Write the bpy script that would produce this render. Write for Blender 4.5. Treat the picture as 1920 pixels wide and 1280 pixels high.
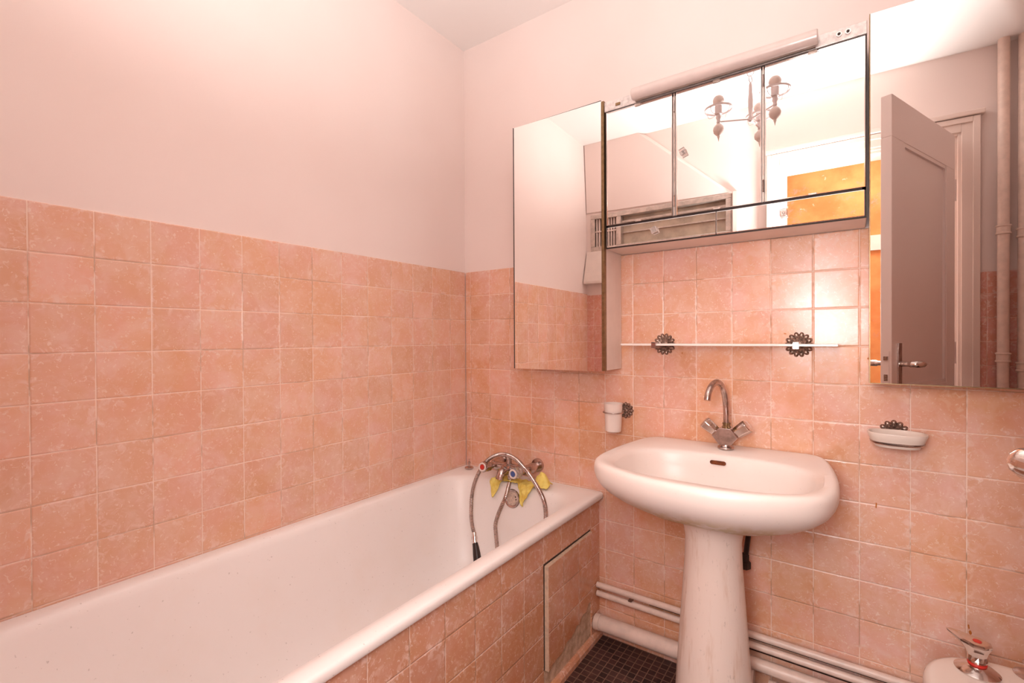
import bpy, math, random
from mathutils import Vector, Matrix
random.seed(7)
PI = math.pi
for o in list(bpy.data.objects): bpy.data.objects.remove(o, do_unlink=True)
S = bpy.context.scene
COL = S.collection

# ------------------------------------------------------------------ camera
cam_d = bpy.data.cameras.new('camera'); cam = bpy.data.objects.new('camera', cam_d); COL.objects.link(cam)
S.camera = cam
CX, CY, CZ = 1.4318, -1.6469, 1.1290
yaw, pitch, roll = -0.6176, -0.0078, -0.0053
F_ = Vector((math.sin(yaw)*math.cos(pitch), math.cos(yaw)*math.cos(pitch), math.sin(pitch)))
R_ = Vector((math.cos(yaw), -math.sin(yaw), 0)); U_ = R_.cross(F_)
R2 = R_*math.cos(roll)+U_*math.sin(roll); U2 = -R_*math.sin(roll)+U_*math.cos(roll)
cam.matrix_world = Matrix(((R2.x, U2.x, -F_.x, CX), (R2.y, U2.y, -F_.y, CY), (R2.z, U2.z, -F_.z, CZ), (0, 0, 0, 1)))
cam_d.sensor_width = 36; cam_d.lens = 884.085/1920*36; cam_d.clip_start = 0.01

# ------------------------------------------------------------------ light and exposure
w = bpy.data.worlds.new('world'); S.world = w; w.use_nodes = True
w.node_tree.nodes['Background'].inputs[0].default_value = (1, .93, .88, 1)
w.node_tree.nodes['Background'].inputs[1].default_value = .3
def spot(name, loc, target, energy, size, radius, color, blend=.6):
    d = bpy.data.lights.new(name, 'SPOT'); d.energy = energy; d.spot_size = math.radians(size); d.spot_blend = blend
    d.shadow_soft_size = radius; d.color = color
    o = bpy.data.objects.new(name, d); COL.objects.link(o); o.location = loc
    o.rotation_euler = (Vector(target)-Vector(loc)).to_track_quat('-Z', 'Y').to_euler()
    return o
# the photographer's flash, turned up to the ceiling
spot('bounce_flash', (1.36, -1.52, 1.42), (1.04, -1.24, 2.45), 58, 118, .06, (.925, .985, 1), 1)
spot('fill_spot', (1.34, -1.60, 1.26), (.85, 0, .35), 10.5, 150, .16, (.94, .985, 1), 1)  # unseen fill spot beside the camera, added to brighten the lower room
def area(name, loc, rot, sx, sy, energy, color):
    d = bpy.data.lights.new(name, 'AREA'); d.shape = 'RECTANGLE'; d.size = sx; d.size_y = sy; d.energy = energy; d.color = color
    o = bpy.data.objects.new(name, d); COL.objects.link(o); o.location = loc; o.rotation_euler = rot
    return o
area('corridor_daylight', (1.55, -2.15, 2.40), (0, 0, 0), .8, .5, 4.5, (1, .97, .92))
S.view_settings.view_transform = 'Standard'; S.view_settings.look = 'None'
S.view_settings.gamma = 1; S.view_settings.use_curve_mapping = False
S.view_settings.exposure = 1.32

# ------------------------------------------------------------------ materials
class NT:
    def __init__(s, name):
        s.m = bpy.data.materials.new(name); s.m.use_nodes = True
        s.t = s.m.node_tree; s.b = s.t.nodes['Principled BSDF']
        s.p = None
    def n(s, typ, **kw):
        q = s.t.nodes.new(typ)
        for k, v in kw.items(): setattr(q, k, v)
        return q
    def put(s, sock, v):
        if v is None: return
        if isinstance(v, bpy.types.NodeSocket): s.t.links.new(v, sock)
        else: sock.default_value = v
    def math(s, op, a, b=None, c=None, clamp=False):
        q = s.n('ShaderNodeMath', operation=op, use_clamp=clamp)
        for i, v in enumerate((a, b, c)): s.put(q.inputs[i], v)
        return q.outputs[0]
    def mix(s, f, a, b, mode='MIX'):
        q = s.n('ShaderNodeMix', data_type='RGBA', blend_type=mode)
        s.put(q.inputs[0], f); s.put(q.inputs[6], a); s.put(q.inputs[7], b)
        return q.outputs[2]
    def pos(s):
        if s.p is None: s.p = s.n('ShaderNodeNewGeometry').outputs['Position']
        return s.p
    def noise(s, scale, detail=2, rough=.5, vec=None, dist=0):
        q = s.n('ShaderNodeTexNoise'); q.inputs['Scale'].default_value = scale; q.inputs['Detail'].default_value = detail
        q.inputs['Roughness'].default_value = rough; q.inputs['Distortion'].default_value = dist
        s.put(q.inputs['Vector'], vec if vec is not None else s.pos())
        return q.outputs[0]
    def ramp(s, v, a, b):
        q = s.n('ShaderNodeMapRange'); q.interpolation_type = 'SMOOTHSTEP'
        s.put(q.inputs[0], v); q.inputs[1].default_value = a; q.inputs[2].default_value = b
        return q.outputs[0]
    def scalev(s, sc):
        q = s.n('ShaderNodeVectorMath', operation='MULTIPLY'); s.put(q.inputs[0], s.pos()); q.inputs[1].default_value = sc
        return q.outputs[0]
    def bump(s, h, strength, dist=.001, normal=None):
        q = s.n('ShaderNodeBump'); q.inputs['Strength'].default_value = strength; q.inputs['Distance'].default_value = dist
        s.put(q.inputs['Height'], h); s.put(q.inputs['Normal'], normal)
        return q.outputs[0]
def lin(r, g, b):
    f = lambda c: (c/255/12.92) if c/255 <= .04045 else ((c/255+.055)/1.055)**2.4
    return (f(r), f(g), f(b), 1)
def simple(name, rgb, rough=.5, metal=0, var=0, vs=20, bumpv=0, coat=0):
    k = NT(name); c = lin(*rgb)
    if var:
        nn = k.ramp(k.noise(vs, 4, .6), .35, .7)
        col = k.mix(nn, c, tuple(x*(1-var) for x in c[:3])+(1,)); k.put(k.b.inputs['Base Color'], col)
    else: k.b.inputs['Base Color'].default_value = c
    k.b.inputs['Roughness'].default_value = rough; k.b.inputs['Metallic'].default_value = metal
    k.b.inputs['Coat Weight'].default_value = coat
    if bumpv: k.put(k.b.inputs['Normal'], k.bump(k.noise(vs*3, 3), bumpv, .002))
    return k.m

P = .11; Z0 = 1.43
def tile_mat(name, axis, off, zoff=Z0, tint=(1, 1, 1), dirty=0.0, seed=0.0):
    """glazed mottled pink wall tiles with light grout; axis 'X' or 'Y' is the horizontal direction"""
    k = NT(name)
    sp = k.n('ShaderNodeSeparateXYZ'); k.put(sp.inputs[0], k.pos())
    u = k.math('DIVIDE', k.math('SUBTRACT', sp.outputs[axis], off), P)
    v = k.math('DIVIDE', k.math('SUBTRACT', sp.outputs['Z'], zoff), P)
    cell = k.n('ShaderNodeCombineXYZ')
    k.put(cell.inputs[0], k.math('FLOOR', u)); k.put(cell.inputs[1], k.math('FLOOR', v)); cell.inputs[2].default_value = seed
    wn = k.n('ShaderNodeTexWhiteNoise', noise_dimensions='3D'); k.put(wn.inputs['Vector'], cell.outputs[0])
    # position shifted per tile so that the mottling breaks at each joint
    off3 = k.n('ShaderNodeVectorMath', operation='MULTIPLY_ADD'); k.put(off3.inputs[0], wn.outputs['Color'])
    off3.inputs[1].default_value = (7, 7, 7); k.put(off3.inputs[2], k.pos())
    pv = off3.outputs[0]
    fu = k.math('FRACT', u); fv = k.math('FRACT', v)
    du = k.math('MINIMUM', fu, k.math('SUBTRACT', 1, fu)); dv = k.math('MINIMUM', fv, k.math('SUBTRACT', 1, fv))
    de = k.math('MINIMUM', du, dv)
    wob = k.math('MULTIPLY', k.math('SUBTRACT', k.noise(25, 2), .5), .012)
    joint = k.math('SUBTRACT', 1, k.ramp(k.math('ADD', de, wob), .005, .013))
    dark = lin(236*tint[0], 180*tint[1], 151*tint[2]); mid = lin(240*tint[0], 192*tint[1], 169*tint[2]); light = lin(243, 208, 194)
    cloud = k.ramp(k.noise(14, 5, .65, pv, .4), .40, .66)
    col = k.mix(cloud, dark, mid)
    shade = k.math('MULTIPLY_ADD', wn.outputs['Value'], .09, .93)
    vm = k.n('ShaderNodeVectorMath', operation='SCALE'); k.put(vm.inputs[0], col); k.put(vm.inputs[3], shade); col = vm.outputs[0]
    pinkf = k.math('MULTIPLY', k.ramp(k.noise(6, 4, .6), .42, .62), .75)
    col = k.mix(pinkf, col, k.mix(1, col, (1.02, .99, 1.13, 1), 'MULTIPLY'))
    edge = k.math('SUBTRACT', 1, k.ramp(de, .02, .22))
    haze = k.math('MULTIPLY', k.ramp(k.noise(38, 4, .6, pv, 1.2), .5, .66), k.math('MULTIPLY_ADD', edge, .5, .30))
    col = k.mix(haze, col, light)
    fl = k.n('ShaderNodeTexNoise'); fl.inputs['Scale'].default_value = 120; fl.inputs['Detail'].default_value = 1.5; fl.inputs['Distortion'].default_value = 1.3
    k.put(fl.inputs['Vector'], pv)
    fleck = k.math('MULTIPLY', k.ramp(fl.outputs[0], .63, .69), .5)
    col = k.mix(fleck, col, lin(250, 228, 216))
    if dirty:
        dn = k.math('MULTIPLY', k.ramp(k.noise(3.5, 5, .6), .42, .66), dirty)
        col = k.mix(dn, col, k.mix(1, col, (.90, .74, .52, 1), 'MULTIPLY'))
    gd = k.ramp(k.noise(4.5, 3, .6, k.scalev((1, 1, 2.3))), .50, .60)
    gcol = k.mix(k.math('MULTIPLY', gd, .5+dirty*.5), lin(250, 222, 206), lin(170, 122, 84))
    thin = k.math('MULTIPLY', joint, .85)
    col = k.mix(thin, col, gcol)
    k.put(k.b.inputs['Base Color'], col)
    k.put(k.b.inputs['Roughness'], k.math('MULTIPLY_ADD', joint, .5, .21))
    k.b.inputs['Specular IOR Level'].default_value = .38
    # every tile sits at its own slight tilt
    sub = k.n('ShaderNodeVectorMath', operation='SUBTRACT'); k.put(sub.inputs[0], wn.outputs['Color']); sub.inputs[1].default_value = (.5, .5, .5)
    sc = k.n('ShaderNodeVectorMath', operation='SCALE'); k.put(sc.inputs[0], sub.outputs[0]); sc.inputs[3].default_value = .03
    ng = k.n('ShaderNodeNewGeometry'); ad = k.n('ShaderNodeVectorMath', operation='ADD'); k.put(ad.inputs[0], ng.outputs['Normal']); k.put(ad.inputs[1], sc.outputs[0])
    nm = k.n('ShaderNodeVectorMath', operation='NORMALIZE'); k.put(nm.inputs[0], ad.outputs[0])
    hgt = k.math('ADD', k.ramp(de, .0, .035), k.math('MULTIPLY', k.noise(20, 2, .5, pv), .35))
    k.put(k.b.inputs['Normal'], k.bump(hgt, .55, .0016, nm.outputs[0]))
    return k.m
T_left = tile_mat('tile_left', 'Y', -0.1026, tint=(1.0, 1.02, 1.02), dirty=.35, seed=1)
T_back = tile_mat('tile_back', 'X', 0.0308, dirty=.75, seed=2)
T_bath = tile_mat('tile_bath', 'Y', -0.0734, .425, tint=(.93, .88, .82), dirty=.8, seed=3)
T_front = tile_mat('tile_front', 'X', 2.03, tint=(.97, .9, .92), seed=4)
T_right = tile_mat('tile_right', 'Y', -.05, seed=5)

def paint(name, rgb, var=.06):
    k = NT(name); c = lin(*rgb)
    a = k.ramp(k.noise(1.6, 3), .3, .75)
    k.put(k.b.inputs['Base Color'], k.mix(a, c, tuple(x*(1-var*y) for x, y in zip(c[:3], (.5, 1, 1.2)))+(1,)))
    k.b.inputs['Roughness'].default_value = .55
    k.put(k.b.inputs['Normal'], k.bump(k.noise(90, 3), .12, .001))
    return k.m
M_wall = paint('pink_wall_paint', (246, 226, 219))
M_ceil = paint('ceiling_paint', (246, 236, 231), .03)
M_white = paint('white_gloss_paint', (238, 216, 206), .03); M_white.node_tree.nodes['Principled BSDF'].inputs['Roughness'].default_value = .3
M_pipe = simple('painted_pipe', (240, 212, 198), .35, var=.12, vs=25, bumpv=.2)

def enamel(name, rgb, scratch=.0, rough=.18, green=0., streak=0.):
    k = NT(name); c = lin(*rgb); col = c
    n1 = k.math('MULTIPLY', k.ramp(k.noise(5, 4, .6), .45, .75), .25)
    col = k.mix(n1, col, tuple(x*y for x, y in zip(c[:3], (.95, .88, .80)))+(1,))
    if scratch:
        s1 = k.math('MULTIPLY', k.ramp(k.noise(130, 2, .5), .70, .76), scratch)
        col = k.mix(s1, col, lin(150, 125, 110))
    if streak:
        v = k.scalev((1, 1, .12))
        s2 = k.math('MULTIPLY', k.ramp(k.noise(38, 4, .65, v), .52, .72), streak)
        col = k.mix(s2, col, lin(205, 160, 128))
        s3 = k.math('MULTIPLY', k.ramp(k.noise(95, 3, .6, k.scalev((1, 1, .3))), .64, .72), streak*.7)
        col = k.mix(s3, col, lin(140, 112, 92))
    if green:
        sp = k.n('ShaderNodeSeparateXYZ'); k.put(sp.inputs[0], k.pos())
        nz = k.n('ShaderNodeSeparateXYZ'); k.put(nz.inputs[0], k.n('ShaderNodeNewGeometry').outputs['Normal'])
        band = k.math('SUBTRACT', 1, k.ramp(sp.outputs['Z'], .655, .715))
        s4 = k.math('MULTIPLY', k.math('MULTIPLY', k.ramp(k.noise(30, 3, .6, k.scalev((1, 1, .2))), .36, .60), k.math('MULTIPLY', band, k.math('LESS_THAN', nz.outputs['Z'], .05))), green)
        col = k.mix(s4, col, lin(204, 176, 104))
    k.put(k.b.inputs['Base Color'], col); k.b.inputs['Roughness'].default_value = rough
    k.b.inputs['Coat Weight'].default_value = .04; k.b.inputs['Coat Roughness'].default_value = .2
    k.put(k.b.inputs['Normal'], k.bump(k.noise(14, 2), .08, .002))
    return k.m
M_bath = enamel('bath_enamel', (250, 238, 233), .35, .36)
M_basin = enamel('basin_ceramic', (243, 225, 216), .15, .34, green=1.)
M_ped = enamel('pedestal_ceramic', (241, 219, 207), .2, .26, streak=.45)
M_bidet = enamel('bidet_ceramic', (243, 222, 210), .1, .12)

M_chrome = simple('dull_chrome', (205, 188, 182), .22, 1, var=.35, vs=45)
M_chrome2 = simple('bright_chrome', (225, 215, 210), .12, 1, var=.1)
M_dark = simple('dark_gap', (52, 34, 28), .6)
M_brass = simple('aged_brass', (150, 122, 88), .35, .8, var=.3, vs=60)
M_silver = simple('tarnished_silver', (168, 142, 128), .35, .8, var=.65, vs=160)
M_alu = simple('worn_aluminium', (214, 198, 188), .3, .7, var=.25, vs=30)
M_cab = simple('cabinet_laminate', (236, 216, 206), .4, var=.05)
M_strip = simple('worn_white_strip', (238, 224, 218), .35, .2, var=.3, vs=60)
M_glassw = simple('opal_glass', (248, 232, 224), .15, coat=.5)
M_black = simple('black_rubber', (45, 26, 24), .4, var=.3, vs=80)
M_tube = simple('lamp_diffuser', (226, 206, 198), .3, var=.06, coat=.4)
M_red = simple('red_plastic', (205, 45, 35), .3); M_blue = simple('blue_plastic', (70, 90, 150), .3)
M_rust = simple('rust', (130, 66, 32), .9, var=.5, vs=80)
M_cer = simple('white_cup_plastic', (246, 226, 216), .3, coat=.3)
M_opal = simple('opal_bulb', (232, 212, 204), .2)
M_chand = simple('painted_chandelier_metal', (228, 212, 210), .4)
def mirror():
    k = NT('mirror_silvering'); k.b.inputs['Base Color'].default_value = (.93, .905, .88, 1); k.b.inputs['Metallic'].default_value = 1
    k.b.inputs['Roughness'].default_value = .006
    sm = k.math('MULTIPLY', k.ramp(k.noise(9, 4, .7), .60, .80), .05); k.put(k.b.inputs['Roughness'], k.math('ADD', sm, .004))
    return k.m
M_mirror = mirror()
def clear(name, rgb=(235, 225, 220), rough=.08, tr=.75):
    k = NT(name); k.b.inputs['Base Color'].default_value = lin(*rgb); k.b.inputs['Roughness'].default_value = rough
    k.b.inputs['Transmission Weight'].default_value = tr; k.b.inputs['IOR'].default_value = 1.49
    return k.m
M_acryl = clear('clear_acrylic'); M_soapglass = clear('frosted_glass', (246, 226, 212), .3, .15)
def cloth_m():
    k = NT('yellow_cloth'); a = k.ramp(k.noise(40, 4, .6), .35, .7)
    k.put(k.b.inputs['Base Color'], k.mix(a, lin(246, 222, 124), lin(230, 196, 88))); k.b.inputs['Roughness'].default_value = .9
    k.put(k.b.inputs['Normal'], k.bump(k.noise(160, 3), .6, .002)); return k.m
M_cloth = cloth_m()
def mosaic():
    k = NT('dark_floor_mosaic'); q = .026
    sp = k.n('ShaderNodeSeparateXYZ'); k.put(sp.inputs[0], k.pos())
    u = k.math('DIVIDE', sp.outputs['X'], q); v = k.math('DIVIDE', sp.outputs['Y'], q)
    cell = k.n('ShaderNodeCombineXYZ'); k.put(cell.inputs[0], k.math('FLOOR', u)); k.put(cell.inputs[1], k.math('FLOOR', v))
    wn = k.n('ShaderNodeTexWhiteNoise', noise_dimensions='3D'); k.put(wn.inputs['Vector'], cell.outputs[0])
    fu = k.math('FRACT', u); fv = k.math('FRACT', v)
    de = k.math('MINIMUM', k.math('MINIMUM', fu, k.math('SUBTRACT', 1, fu)), k.math('MINIMUM', fv, k.math('SUBTRACT', 1, fv)))
    j = k.math('SUBTRACT', 1, k.ramp(de, .03, .075))
    c = k.mix(wn.outputs['Value'], lin(46, 30, 30), lin(84, 56, 52))
    dirt = k.math('MULTIPLY', k.ramp(k.noise(13, 5, .7), .55, .72), .5)
    c = k.mix(dirt, c, lin(130, 86, 74))
    c = k.mix(k.math('MULTIPLY', j, .8), c, lin(140, 108, 92))
    k.put(k.b.inputs['Base Color'], c); k.b.inputs['Roughness'].default_value = .3
    k.put(k.b.inputs['Normal'], k.bump(k.ramp(de, .02, .1), .5, .001)); return k.m
M_mosaic = mosaic()
def plaster():
    k = NT('broken_plaster'); a = k.ramp(k.noise(45, 6, .7), .3, .7)
    c = k.mix(a, lin(240, 208, 180), lin(196, 156, 124)); c = k.mix(k.ramp(k.noise(22, 4, .7), .64, .7), c, lin(130, 80, 48))
    k.put(k.b.inputs['Base Color'], c); k.b.inputs['Roughness'].default_value = .95
    k.put(k.b.inputs['Normal'], k.bump(k.noise(70, 6, .7), 1, .006)); return k.m
M_plaster = plaster()
def orange_wall():
    k = NT('stripped_corridor_wall'); a = k.ramp(k.noise(4, 5, .6), .35, .7)
    c = k.mix(a, lin(232, 160, 96), lin(214, 128, 70))
    c = k.mix(k.math('MULTIPLY', k.ramp(k.noise(5, 6, .72), .56, .64), .8), c, lin(214, 150, 130))
    c = k.mix(k.math('MULTIPLY', k.ramp(k.noise(11, 6, .7), .63, .68), .85), c, lin(250, 226, 205))
    k.put(k.b.inputs['Base Color'], c); k.b.inputs['Roughness'].default_value = .8
    return k.m
M_orange = orange_wall()

# ------------------------------------------------------------------ geometry helpers
class MB:
    def __init__(s): s.v = []; s.f = []
    def add(s, vs, fs):
        o = len(s.v); s.v += [tuple(x) for x in vs]; s.f += [tuple(i+o for i in f) for f in fs]; return s
    def box(s, x0, x1, y0, y1, z0, z1):
        return s.add([(x0, y0, z0), (x1, y0, z0), (x1, y1, z0), (x0, y1, z0), (x0, y0, z1), (x1, y0, z1), (x1, y1, z1), (x0, y1, z1)],
                     [(0, 3, 2, 1), (4, 5, 6, 7), (0, 1, 5, 4), (1, 2, 6, 5), (2, 3, 7, 6), (3, 0, 4, 7)])
    def loft(s, rings, cap0=False, cap1=False, closed=True):
        n = len(rings[0]); vs = [p for r in rings for p in r]; fs = []
        for i in range(len(rings)-1):
            for j in range(n if closed else n-1):
                k = (j+1) % n
                fs.append((i*n+j, i*n+k, (i+1)*n+k, (i+1)*n+j))
        if cap0: fs.append(tuple(reversed(range(n))))
        if cap1: fs.append(tuple((len(rings)-1)*n+j for j in range(n)))
        return s.add(vs, fs)
    def tube(s, pts, r, n=12, caps=True):
        pts = [Vector(p) for p in pts]; rr = r if isinstance(r, (list, tuple)) else [r]*len(pts)
        rings = []; prev = None
        for i, p in enumerate(pts):
            t = (pts[min(i+1, len(pts)-1)]-pts[max(i-1, 0)]).normalized()
            if prev is None:
                a = Vector((0, 0, 1)) if abs(t.z) < .9 else Vector((1, 0, 0)); nn = (a-t*a.dot(t)).normalized()
            else: nn = (prev-t*prev.dot(t)).normalized()
            prev = nn; b = t.cross(nn)
            rings.append([p+nn*math.cos(2*PI*j/n)*rr[i]+b*math.sin(2*PI*j/n)*rr[i] for j in range(n)])
        return s.loft(rings, caps, caps)
    def lathe(s, prof, c, axis=(0, 0, 1), n=24, squash=None):
        """prof: list of (radius, height along axis)"""
        ax = Vector(axis).normalized(); a = Vector((1, 0, 0)) if abs(ax.x) < .8 else Vector((0, 1, 0))
        e1 = (a-ax*a.dot(ax)).normalized(); e2 = ax.cross(e1); c = Vector(c)
        rings = [[c+ax*h+e1*math.cos(2*PI*j/n)*max(r, 1e-5)+e2*math.sin(2*PI*j/n)*max(r, 1e-5) for j in range(n)] for r, h in prof]
        return s.loft(rings, True, True)
    def ring(s, c, axis, R, r, n=32, m=8, sq=1):
        ax = Vector(axis).normalized(); a = Vector((1, 0, 0)) if abs(ax.x) < .8 else Vector((0, 1, 0))
        e1 = (a-ax*a.dot(ax)).normalized(); e2 = ax.cross(e1); c = Vector(c); rings = []
        for i in range(n+1):
            t = 2*PI*i/n; d = e1*math.cos(t)+e2*math.sin(t)*sq
            rings.append([c+d*R+(d*math.cos(2*PI*j/m)+ax*math.sin(2*PI*j/m))*r for j in range(m)])
        return s.loft(rings)
    def prism(s, poly, axis, a, b):
        """polygon in the plane across axis, extruded from a to b"""
        def P3(p, t): return {'X': (t, p[0], p[1]), 'Y': (p[0], t, p[1]), 'Z': (p[0], p[1], t)}[axis]
        n = len(poly)
        return s.add([P3(p, a) for p in poly]+[P3(p, b) for p in poly],
                     [tuple(reversed(range(n))), tuple(range(n, 2*n))]+[(i, (i+1) % n, n+(i+1) % n, n+i) for i in range(n)])

def obj(name, mb, mat, parent=None, bevel=0, smooth=True, sub=0, seg=2):
    me = bpy.data.meshes.new(name)
    off = Vector((0, 0, 0))
    q = parent
    while q is not None: off += q.location; q = q.parent
    pts = [Vector(v) for v in mb.v]
    if parent is None:
        xs = [p.x for p in pts]; ys = [p.y for p in pts]; zs = [p.z for p in pts]
        base = Vector(((min(xs)+max(xs))/2, (min(ys)+max(ys))/2, min(zs)))
    else: base = Vector((0, 0, 0))
    me.from_pydata([tuple(p-off-base) for p in pts], [], mb.f); me.update()
    import bmesh
    b = bmesh.new(); b.from_mesh(me); bmesh.ops.recalc_face_normals(b, faces=b.faces); b.to_mesh(me); b.free()
    o = bpy.data.objects.new(name, me); COL.objects.link(o); o.location = base
    if parent is not None: o.parent = parent
    me.materials.append(mat)
    if bevel:
        m = o.modifiers.new('bevel', 'BEVEL'); m.width = bevel; m.segments = seg; m.limit_method = 'ANGLE'; m.angle_limit = math.radians(35)
    if sub:
        m = o.modifiers.new('sub', 'SUBSURF'); m.levels = sub; m.render_levels = sub
    if smooth:
        for p in me.polygons: p.use_smooth = True
        try: me.set_sharp_from_angle(angle=math.radians(40))
        except Exception: pass
    return o
def thing(name, label, cat, loc, group=None):
    o = bpy.data.objects.new(name, None); COL.objects.link(o); o.location = loc; o.empty_display_size = .05
    o['label'] = label; o['category'] = cat
    if group: o['group'] = group
    return o
def tag(o, label, cat, group=None):
    o['label'] = label; o['category'] = cat
    if group: o['group'] = group
    return o
def struct(name, mb, mat, parent=None, **kw):
    o = obj(name, mb, mat, parent, **kw)
    if parent is None: o['kind'] = 'structure'
    return o
def catmull(pts, n=8):
    pts = [Vector(p) for p in pts]; out = []
    for i in range(len(pts)-1):
        p0 = pts[max(i-1, 0)]; p1 = pts[i]; p2 = pts[i+1]; p3 = pts[min(i+2, len(pts)-1)]
        for k in range(n):
            t = k/n
            out.append(.5*((2*p1)+(p2-p0)*t+(2*p0-5*p1+4*p2-p3)*t*t+(3*p1-p0-3*p2+p3)*t**3))
    out.append(pts[-1]); return out
def rrect(x0, x1, y0, y1, r, z, k=8, m=6):
    """rounded rectangle ring: k points per corner, m on each straight side"""
    out = []
    r = max(r, .0005)
    cs = [(x1-r, y1-r, 0), (x0+r, y1-r, PI/2), (x0+r, y0+r, PI), (x1-r, y0+r, 1.5*PI)]
    cor = [[(cx+r*math.cos(a+PI/2*i/(k-1)), cy+r*math.sin(a+PI/2*i/(k-1))) for i in range(k)] for cx, cy, a in cs]
    for i in range(4):
        out += cor[i]; a = cor[i][-1]; b = cor[(i+1) % 4][0]
        out += [(a[0]+(b[0]-a[0])*t/(m+1), a[1]+(b[1]-a[1])*t/(m+1)) for t in range(1, m+1)]
    return [(x, y, z) for x, y in out]

# ------------------------------------------------------------------ the room
RY = -1.66; RX = 2.20; H = 2.447; TT = 1.43
struct('floor', MB().box(-.1, RX+.1, RY-1.1, .1, -.1, 0), M_mosaic, smooth=False)
struct('ceiling', MB().box(-.1, RX+.1, RY-1.1, .1, H, H+.1), M_ceil, smooth=False)
wl = struct('wall_left', MB().box(-.12, -.006, RY-.1, .1, 0, H), M_wall, smooth=False)
struct('tiling', MB().box(-.006, 0, RY, 0, .5, TT), T_left, wl, bevel=.0025)
wb = struct('wall_back', MB().box(-.006, RX+.1, .006, .12, 0, H), M_wall, smooth=False)
struct('tiling', MB().box(0, RX, 0, .006, 0, TT), T_back, wb, bevel=.0025)
wr = struct('wall_right', MB().box(RX, RX+.12, RY-1.1, .1, 0, H), M_wall, smooth=False)
struct('tiling', MB().box(RX-.006, RX, RY, 0, 0, TT), T_right, wr)
# the wall with the doorway and the high inner window, behind the camera and seen in the mirrors
DX0, DX1, DZ = 1.14, 1.928, 2.06
WX0, WX1, WZ0, WZ1 = .03, .88, 1.72, 1.97
wf = MB()
wf.box(-.006, WX0, RY-.12, RY, 0, H); wf.box(WX1, DX0, RY-.12, RY, 0, H)
wf.box(WX0, WX1, RY-.12, RY, 0, WZ0); wf.box(WX0, WX1, RY-.12, RY, WZ1, H)
wf.box(DX0, DX1, RY-.12, RY, DZ, H); wf.box(DX1, RX, RY-.12, RY, 0, H)
wfo = struct('wall_front', wf, M_wall, smooth=False)
ft = MB(); ft.box(0, DX0-.075, RY, RY+.006, 0, TT-.01); ft.box(DX1+.075, RX-.006, RY, RY+.006, 0, TT-.01)
struct('tiling', ft, T_front, wfo)
# sloping wedge above the window, shaped so the wall falls darker there
struct('shade_wedge', MB().add([(0, RY+.002, 1.99), (.90, RY+.002, 1.96), (.36, RY+.002, H), (0, RY+.002, H),
                           (0, RY+.01, 1.99), (.86, RY+.01, 1.975), (.33, RY+.045, H-.001), (0, RY+.045, H-.001)],
                          [(0, 1, 2, 3), (4, 7, 6, 5), (0, 4, 5, 1), (1, 5, 6, 2), (2, 6, 7, 3), (3, 7, 4, 0)]), M_wall, smooth=False)
# inner window with frosted glass and a sloping ledge
wn = MB()
for a in ((WX0, WX1, WZ1-.03, WZ1), (WX0, WX1, WZ0, WZ0+.03)): wn.box(a[0], a[1], RY-.06, RY+.012, a[2], a[3])
for a in (WX0, WX1-.03, .17): wn.box(a, a+.03, RY-.06, RY+.012, WZ0+.03, WZ1-.03)
win = struct('window_1', wn, M_alu, bevel=.003, smooth=False)
M_frost = simple('dusty_frosted_pane', (206, 184, 164), .35, var=.35, vs=9)
struct('pane', MB().box(WX0+.03, WX1-.03, RY-.05, RY-.042, WZ0+.03, WZ1-.03), M_frost, win)
lv = MB()
for i in range(7): lv.box(WX0+.035+i*.019, WX0+.043+i*.019, RY-.04, RY-.005, WZ0+.03, WZ1-.03)
lv.box(WX0+.03, .17, RY-.045, RY-.0, 1.85, 1.858)
struct('louvre', lv, M_white, win, smooth=False)
rl = MB(); rl.box(.2, WX1-.03, RY-.03, RY-.015, 1.90, 1.912); rl.box(.2, WX1-.03, RY-.04, RY-.025, 1.83, 1.838)
struct('rail', rl, M_alu, win, smooth=False)
struct('window_sill', MB().prism([(RY+.006, 1.72), (RY+.012, 1.72), (RY+.07, 1.51), (RY+.07, 1.495), (RY+.006, 1.495)], 'X', .002, .885), M_cab, win, smooth=False)
struct('trim_2', MB().box(.888, .915, RY, RY+.02, 1.44, 1.975), M_white, bevel=.003, smooth=False)
# door casing with a stepped moulding
dc = MB()
for (i, o_, d) in ((0, .075, .014), (.012, .060, .022), (.05, .075, .03)):
    dc.box(DX0-o_, DX0-i, RY, RY+d, 0, DZ+o_); dc.box(DX1+i, DX1+o_, RY, RY+d, 0, DZ+o_); dc.box(DX0-i, DX1+i, RY, RY+d, DZ+i, DZ+o_)
struct('trim_3', dc, M_white, smooth=False, bevel=.002)
jb = MB(); jb.box(DX0, DX0+.012, RY-.125, RY+.004, 0, DZ); jb.box(DX1-.012, DX1, RY-.125, RY+.004, 0, DZ); jb.box(DX0+.012, DX1-.012, RY-.125, RY+.004, DZ-.012, DZ)
struct('trim_4', jb, M_white, smooth=False)
struct('trim_5', MB().box(DX0-.09, DX1+.09, RY, RY+.04, DZ+.078, DZ+.10), M_white, smooth=False, bevel=.004)
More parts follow.
